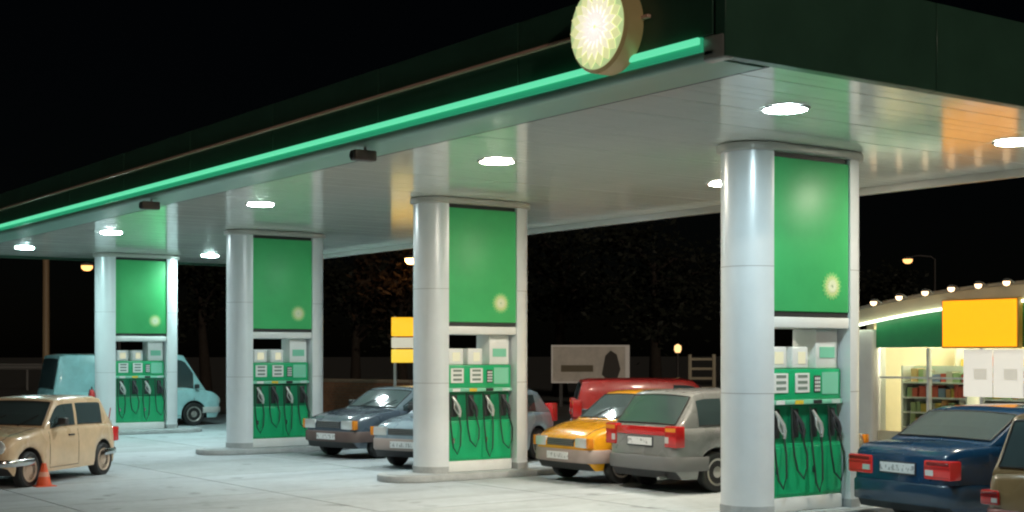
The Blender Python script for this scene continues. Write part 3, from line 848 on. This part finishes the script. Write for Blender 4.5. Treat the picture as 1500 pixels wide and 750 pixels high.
# walls
spart(MB().box(SX + .27, SX + 7.4, SY1 - .25, SY1 - .05, 0, 2.80), 'side_wall', cream)
spart(MB().box(SX + .27, SX + 7.4, SY0 + .05, SY0 + .25, 0, 2.80), 'side_wall', cream)
spart(MB().box(SX + 5.0, SX + 5.2, SY0 + .27, SY1 - .27, 0.012, 2.80), 'back_wall', mat('shop_back', (.62, .54, .36), .7, noise=.2, nscale=2))
spart(MB().box(SX + .02, SX + 5.0, SY0 + .27, SY1 - .27, 0.003, .012), 'shop_floor', mat('shop_floor', (.35, .33, .28), .3))
spart(MB().box(SX + .03, SX + 5.0, SY0 + .27, SY1 - .27, 2.62, 2.66), 'shop_ceiling', white_p)
spart(MB().box(SX - .06, SX + .06, SY0 + .62, SY1 - .62, 0, .42), 'plinth', cream, bevel=.01)
shop_lamp = lamp_mat('shop_tube_light', (1.0, .90, .62), 75.0)
for y in np.linspace(SY0 + 1.2, SY1 - 1.2, 5):
    for x in (SX + .12, SX + 1.6, SX + 3.4):  # narrow row just inside the glass is added to brighten the rack fronts
        spart(MB().box(x, x + (1.2 if x > SX + 1 else .3), y - .15, y + .15, 2.59, 2.615), 'ceiling_light', shop_lamp)
# glazing
pane_m = mat('shop_glass', (.9, .95, .92), .03)
pane_m.node_tree.nodes['Principled BSDF'].inputs['Transmission Weight'].default_value = 1.0
pane_m.node_tree.nodes['Principled BSDF'].inputs['IOR'].default_value = 1.1
ng = 7; gy0 = SY0 + .62; gstep = (SY1 - .62 - gy0) / ng
for i in range(ng):
    y = gy0 + i * gstep
    fr = spart(MB().box(SX - .05, SX + .05, y - .025, y + .025, .422, 2.09), 'mullion', alu)
    spart(MB().box(SX - .005, SX + .005, y + .03, y + gstep - .03, .43, 2.09), 'window_pane', pane_m)
spart(MB().box(SX - .045, SX + .045, gy0 + .03, SY1 - .65, 1.48, 1.52), 'transom', alu)
# shelving with stock
stock = [mat('stock_%d' % i, c, .5) for i, c in enumerate([(.5, .08, .05), (.6, .45, .08), (.3, .4, .2), (.65, .6, .5), (.2, .25, .4), (.55, .3, .12), (.7, .45, .2)])]
for k, (x, y0, y1, lab) in enumerate([(SX + .45, 17.0, 18.6, 'shop shelf rack with mixed goods nearest the white pilaster'),
                                     (SX + .45, 14.9, 16.7, 'shop shelf rack with mixed goods behind the white posters'),
                                     (SX + 2.6, 16.3, 18.9, 'tall shelf rack with goods deep inside the shop')]):
    t = thing('shelf_rack', lab, 'shelf', (x, (y0 + y1) / 2, .012), 0, 'shelf racks in the shop')
    hl = (y1 - y0) / 2; hh = 1.72 + .35 * (k == 2)
    for yy in (-hl, hl - .04):
        MB().box(0, .4, yy, yy + .04, 0, hh).build('upright', white_p, t)
    MB().box(.38, .40, -hl + .041, hl - .041, .02, hh).build('back_panel', white_p, t)
    nsh = 5
    for s in range(nsh):
        z = .15 + s * (hh - .2) / nsh
        MB().box(0, .379, -hl + .041, hl - .041, z, z + .03).build('shelf', white_p, t)
        gm = MB(); yy = -hl + .06
        while yy < hl - .2:
            w = random.uniform(.07, .18); h = random.uniform(.15, .27)
            gm.box(.05 + random.uniform(0, .05), .33, yy, yy + w, z + .031, z + .031 + h, random.randrange(7)); yy += w + .012
        so = gm.build('stock', stock, t); so['kind'] = 'stuff'
# yellow sign, posters, roof lamps
ysn = thing('yellow_shop_sign', 'large plain lit yellow sign over the shop window', 'sign', (SX - .42, 16.10, 2.08))
MB().box(.0, .14, -.84, .84, 0, .93).build('box', mat('sign_box', (.5, .3, .05), .4), ysn, bevel=.015)
MB().box(-.012, -.001, -.81, .81, .03, .90).build('face', mat('sign_yellow', (.8, .4, .0), .35, emit=(1.0, .34, .003), estr=1.45), ysn, bevel=.004, seg=1)
for yy in (-.6, .6):
    MB().box(.141, .33, yy - .03, yy + .03, .70, .76).build('bracket', grey_m, ysn)
for k, (y, lab) in enumerate([(16.06, 'white poster on the shop glass under the yellow sign, left one'), (15.40, 'white poster on the shop glass under the yellow sign, right one')]):
    p = thing('poster', lab, 'poster', (SX - .062, y, 1.18), 0, 'white posters on the shop glass')
    MB().box(-.004, 0, 0, .645, -.02, .88).build('sheet', mat('poster_white', (.80, .78, .72), .5, emit=(.84, .80, .70), estr=.7), p)  # sheet and picture emit a little so the paper looks brightly lit
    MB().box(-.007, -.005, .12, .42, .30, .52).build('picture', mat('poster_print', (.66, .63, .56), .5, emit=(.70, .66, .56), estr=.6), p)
for k, y in enumerate([18.45, 17.82, 17.2, 16.6, 16.0, 15.4]):
    t = thing('roof_edge_lamp', 'small warm lamp on the curved shop roof edge, %s from the left' % ['first', 'second', 'third', 'fourth', 'fifth', 'sixth'][k], 'lamp', (SX - .33, y, arc(y) - .03), 0, 'warm lamps on the shop roof edge')
    MB().tube([(0, 0, 0), (-.12, 0, .05), (-.22, 0, .06)], .014, 8).build('arm', grey_m, t, smooth=50)
    MB().lathe([(.015, .075), (.05, .07), (.075, .02)], 14, c=(-.25, 0, 0), caps=False).build('hood', grey_m, t, smooth=60, solid=.006)
    MB().lathe([(.055, .04), (.065, 0), (.05, -.045), (.002, -.065)], 14, c=(-.25, 0, 0)).build('bulb', lamp_mat('roof_lamp_warm', (1.0, .66, .36), 4.5), t, smooth=60)

# ------------------------------------------------------------------ street furniture beyond
def street_lamp(px, d, z, col, s, lab, arm=1.0):
    x, y = cam2w(px, d)
    a = R(YAW); dx, dy = math.cos(a) * arm, -math.sin(a) * arm
    t = thing('street_lamp', lab, 'street lamp', (x - dx, y - dy, 0), 0, 'sodium street lamps')
    MB().tube([(0, 0, 0), (0, 0, 1.2), (0, 0, z + .1), (dx * .15, dy * .15, z + .22), (dx * .6, dy * .6, z + .26), (dx * .85, dy * .85, z + .22)], [.09, .07, .045, .04, .035, .03], 10).build('pole', pole_m, t, smooth=60)
    hd = MB().lathe([(.02, .22), (.20, .18), (.24, .10)], 16, c=(dx, dy, z), caps=False); hd.build('hood', grey_m, t, smooth=60, solid=.01)
    MB().lathe([(.21, .12), (.20, .0), (.12, -.08), (.002, -.10)], 16, c=(dx, dy, z)).build('lantern', lamp_mat('sodium_%d' % px, col, s), t, smooth=60)
SOD = (1.0, .46, .15)
street_lamp(1330, 62, 1.98 + 135 * 62 / 2043, SOD, 2.6, 'sodium street lamp glowing above the shop roof', -1.2)
street_lamp(127, 52, 1.98 + 125 * 52 / 2043, (1.0, .44, .13), 3.0, 'sodium street lamp glowing left of the farthest pylon', -1.2)
street_lamp(602, 48, 1.98 + 135 * 48 / 2043, SOD, 16, 'sodium street lamp glowing just left of the second pylon', -1.0)
x_, y_ = cam2w(993, 62)
t = thing('path_lantern', 'small warm path lantern behind the red van', 'lamp', (x_, y_, 0))
MB().lathe([(.09, 0), (.05, .1), (.045, 2.0), (.08, 2.02)], 12).build('post', pole_m, t, smooth=50)
MB().lathe([(.10, 2.02), (.16, 2.15), (.15, 2.32), (.03, 2.40)], 14).build('globe', lamp_mat('path_lamp', (1.0, .58, .24), 1.8), t, smooth=60)

# tall mast at left
x_, y_ = cam2w(67, 46)
t = thing('slim_mast', 'slim tan mast standing left of the farthest pylon', 'mast', (x_, y_, 0))
MB().lathe([(.16, 0), (.12, .3), (.10, 6.4), (.08, 6.45)], 12).build('pole', mat('mast_tan', (.40, .27, .15), .5), t, smooth=50)
MB().box(-.18, .18, -.18, .18, 0, .03).build('base_plate', grey_m, t)

# yellow and white totem sign
x_, y_ = cam2w(600, 40)
t = thing('totem_sign', 'lit totem sign with yellow, white and yellow boards left of the second pylon', 'sign', (x_, y_, 0), R(-YAW))
for xx in (-.42, .42):
    MB().box(xx - .04, xx + .04, -.04, .04, 0, 3.05).build('leg', grey_m, t)
for z0, z1, c_, s_ in [(2.48, 3.02, (1.0, .52, .02), .95), (2.14, 2.44, (.85, .78, .62), .45), (1.72, 2.10, (1.0, .66, .06), .75)]:
    MB().box(-.52, .52, -.09, .09, z0, z1).build('board', mat('totem_%d' % int(z0 * 100), c_, .4, emit=c_, estr=s_), t, bevel=.02)

# billboard
x_, y_ = cam2w(865, 52)
t = thing('billboard', 'pale wide billboard with a dark picture in the distance', 'billboard', (x_, y_, 0), R(-YAW))
for xx in (-1.1, 1.1):
    MB().box(xx - .06, xx + .06, .05, .15, 0, 2.3).build('post', pole_m, t)
MB().box(-1.46, 1.46, 0, .05, .88, 2.30).build('frame', mat('bb_frame', (.55, .5, .45), .5, emit=(.5, .44, .36), estr=.22), t)  # frame and sheet glow faintly in place of light falling on them
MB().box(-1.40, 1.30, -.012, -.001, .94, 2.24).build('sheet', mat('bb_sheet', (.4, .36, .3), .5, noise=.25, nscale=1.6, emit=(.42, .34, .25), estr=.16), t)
MB().prism([(.42, 1.2), (.55, 1.9), (.75, 2.1), (.98, 1.95), (1.12, 1.4), (1.0, 1.05), (.6, 1.02)], -.018, -.013, axis='y').build('picture', mat('bb_picture', (.06, .05, .04), .5), t)
MB().box(-1.1, .1, -.018, -.013, 1.3, 1.55).build('picture', mat('bb_picture_b', (.22, .18, .11), .5), t)

# low brick wall beyond, built of courses of bricks in panels between piers
xa, ya = cam2w(440, 47); xb, yb = cam2w(600, 44)
wl = math.hypot(xb - xa, yb - ya)
t = thing('garden_wall', 'low brown brick garden wall beyond the slate hatchback', 'wall', (xa, ya, 0), math.atan2(yb - ya, xb - xa))
MB().box(0, wl, .01, .22, 0, 1.05).build('core', mat('mortar', (.22, .18, .14), .9), t)
MB().box(-.05, wl + .05, -.03, .26, 1.052, 1.15).build('coping', mat('coping_stone', (.32, .24, .17), .8, noise=.2, nscale=3), t, bevel=.015)
br = MB()
for r in range(11):
    xx = -.12 * (r % 2)
    while xx < wl - .05:
        a_ = max(0, xx); b_ = min(wl, xx + .225)
        br.box(a_ + .005, b_ - .005, -.004, .012, .03 + r * .092, .03 + r * .092 + .08); xx += .235
bo = br.build('bricks', brick_wall, t); bo['kind'] = 'stuff'

# crash barrier far left
xa, ya = cam2w(-120, 75); xb, yb = cam2w(150, 75)
t = thing('crash_barrier', 'grey steel crash barrier along the dark road far left', 'barrier', (xa, ya, 0), math.atan2(yb - ya, xb - xa))
bl = math.hypot(xb - xa, yb - ya)
rows = [[(x, y, z) for (y, z) in [(0, 1.12), (-.06, 1.2), (0, 1.28), (-.06, 1.36), (0, 1.44)]] for x in np.linspace(0, bl, 12)]
MB().grid(rows).build('rail', grey_m, t, solid=.01)
for x in np.linspace(.5, bl - .5, 6):
    MB().box(x - .05, x + .05, .02, .12, 0, 1.4).build('post', grey_m, t)

# small lit gate posts behind the red van
x_, y_ = cam2w(1030, 58)
t = thing('white_gate', 'pale timber gate frame behind the red van', 'gate', (x_, y_, 0), R(-YAW))
for xx in (-.55, .45):
    MB().box(xx - .07, xx + .07, -.07, .07, 0, 1.95).build('post', cream, t, bevel=.01)
for zz in (.5, .9, 1.3, 1.7):
    MB().box(-.48, .38, -.03, .03, zz, zz + .10).build('rail', cream, t)

# ------------------------------------------------------------------ trees
def make_tree(px, d, h, cr, lab, lm, seed, n=1500, base_h=.3):
    rnd = random.Random(seed)
    x, y = cam2w(px, d)
    t = thing('tree', lab, 'tree', (x, y, 0), 0, 'dark trees beyond the forecourt')
    tr = MB(); r0 = .035 * h
    top = Vector((rnd.uniform(-.3, .3), rnd.uniform(-.3, .3), h * .72))
    tr.tube([(0, 0, 0), (0.02, 0, h * .1), top * .5, top], [r0 * 1.3, r0, r0 * .7, r0 * .25], 9)
    tips = []
    for k in range(11):
        a = 2 * math.pi * k / 11 + rnd.uniform(-.3, .3); f = rnd.uniform(base_h, .7)
        p0 = top * (f / .72 * .72 + .0); p0 = Vector((top.x * f, top.y * f, h * f))
        e = p0 + Vector((math.cos(a) * cr * rnd.uniform(.5, .95), math.sin(a) * cr * rnd.uniform(.5, .95), h * rnd.uniform(.06, .28)))
        m_ = (p0 + e) / 2 + Vector((0, 0, .08 * h * rnd.random()))
        tr.tube([p0, m_, e], [r0 * .4, r0 * .25, r0 * .08], 6); tips += [m_, e]
    tips.append(top + Vector((0, 0, h * .15)))
    tr.build('trunk', bark, t, smooth=60)
    cm = MB()
    clumps = [(p, cr * rnd.uniform(.22, .42)) for p in tips for _ in range(2)]
    for k in range(n):
        p, r = rnd.choice(clumps)
        q = Vector((rnd.gauss(0, 1), rnd.gauss(0, 1), rnd.gauss(0, .8))) * r * .6 + p
        s = rnd.uniform(.10, .22)
        u = Vector((rnd.gauss(0, 1), rnd.gauss(0, 1), rnd.gauss(0, 1))).normalized()
        v = u.orthogonal().normalized()
        cm.add([q - u * s, q + v * s * .55, q + u * s, q - v * s * .55], [(0, 1, 2, 3)])
    cm.build('crown', lm, t)
    return t
make_tree(590, 50, 6.0, 1.5, 'brown lamp lit tree beside the totem sign', leaf_b, 3, 1800, .45)
make_tree(820, 66, 9.0, 3.6, 'dark broad tree rising behind the billboard', leaf_a, 4, 2600)
make_tree(960, 58, 8.0, 3.2, 'dark rounded tree behind the red van', leaf_a, 5, 2600)
make_tree(520, 72, 8.0, 3.2, 'dark tree behind the low brick wall', leaf_a, 6, 2200)
make_tree(300, 70, 8.5, 3.0, 'dark tree glimpsed between the two farthest pylons', leaf_a, 8, 2200)
make_tree(1290, 78, 7.0, 2.6, 'dark tree behind the shop roof beside the street lamp', leaf_a, 9, 2200)
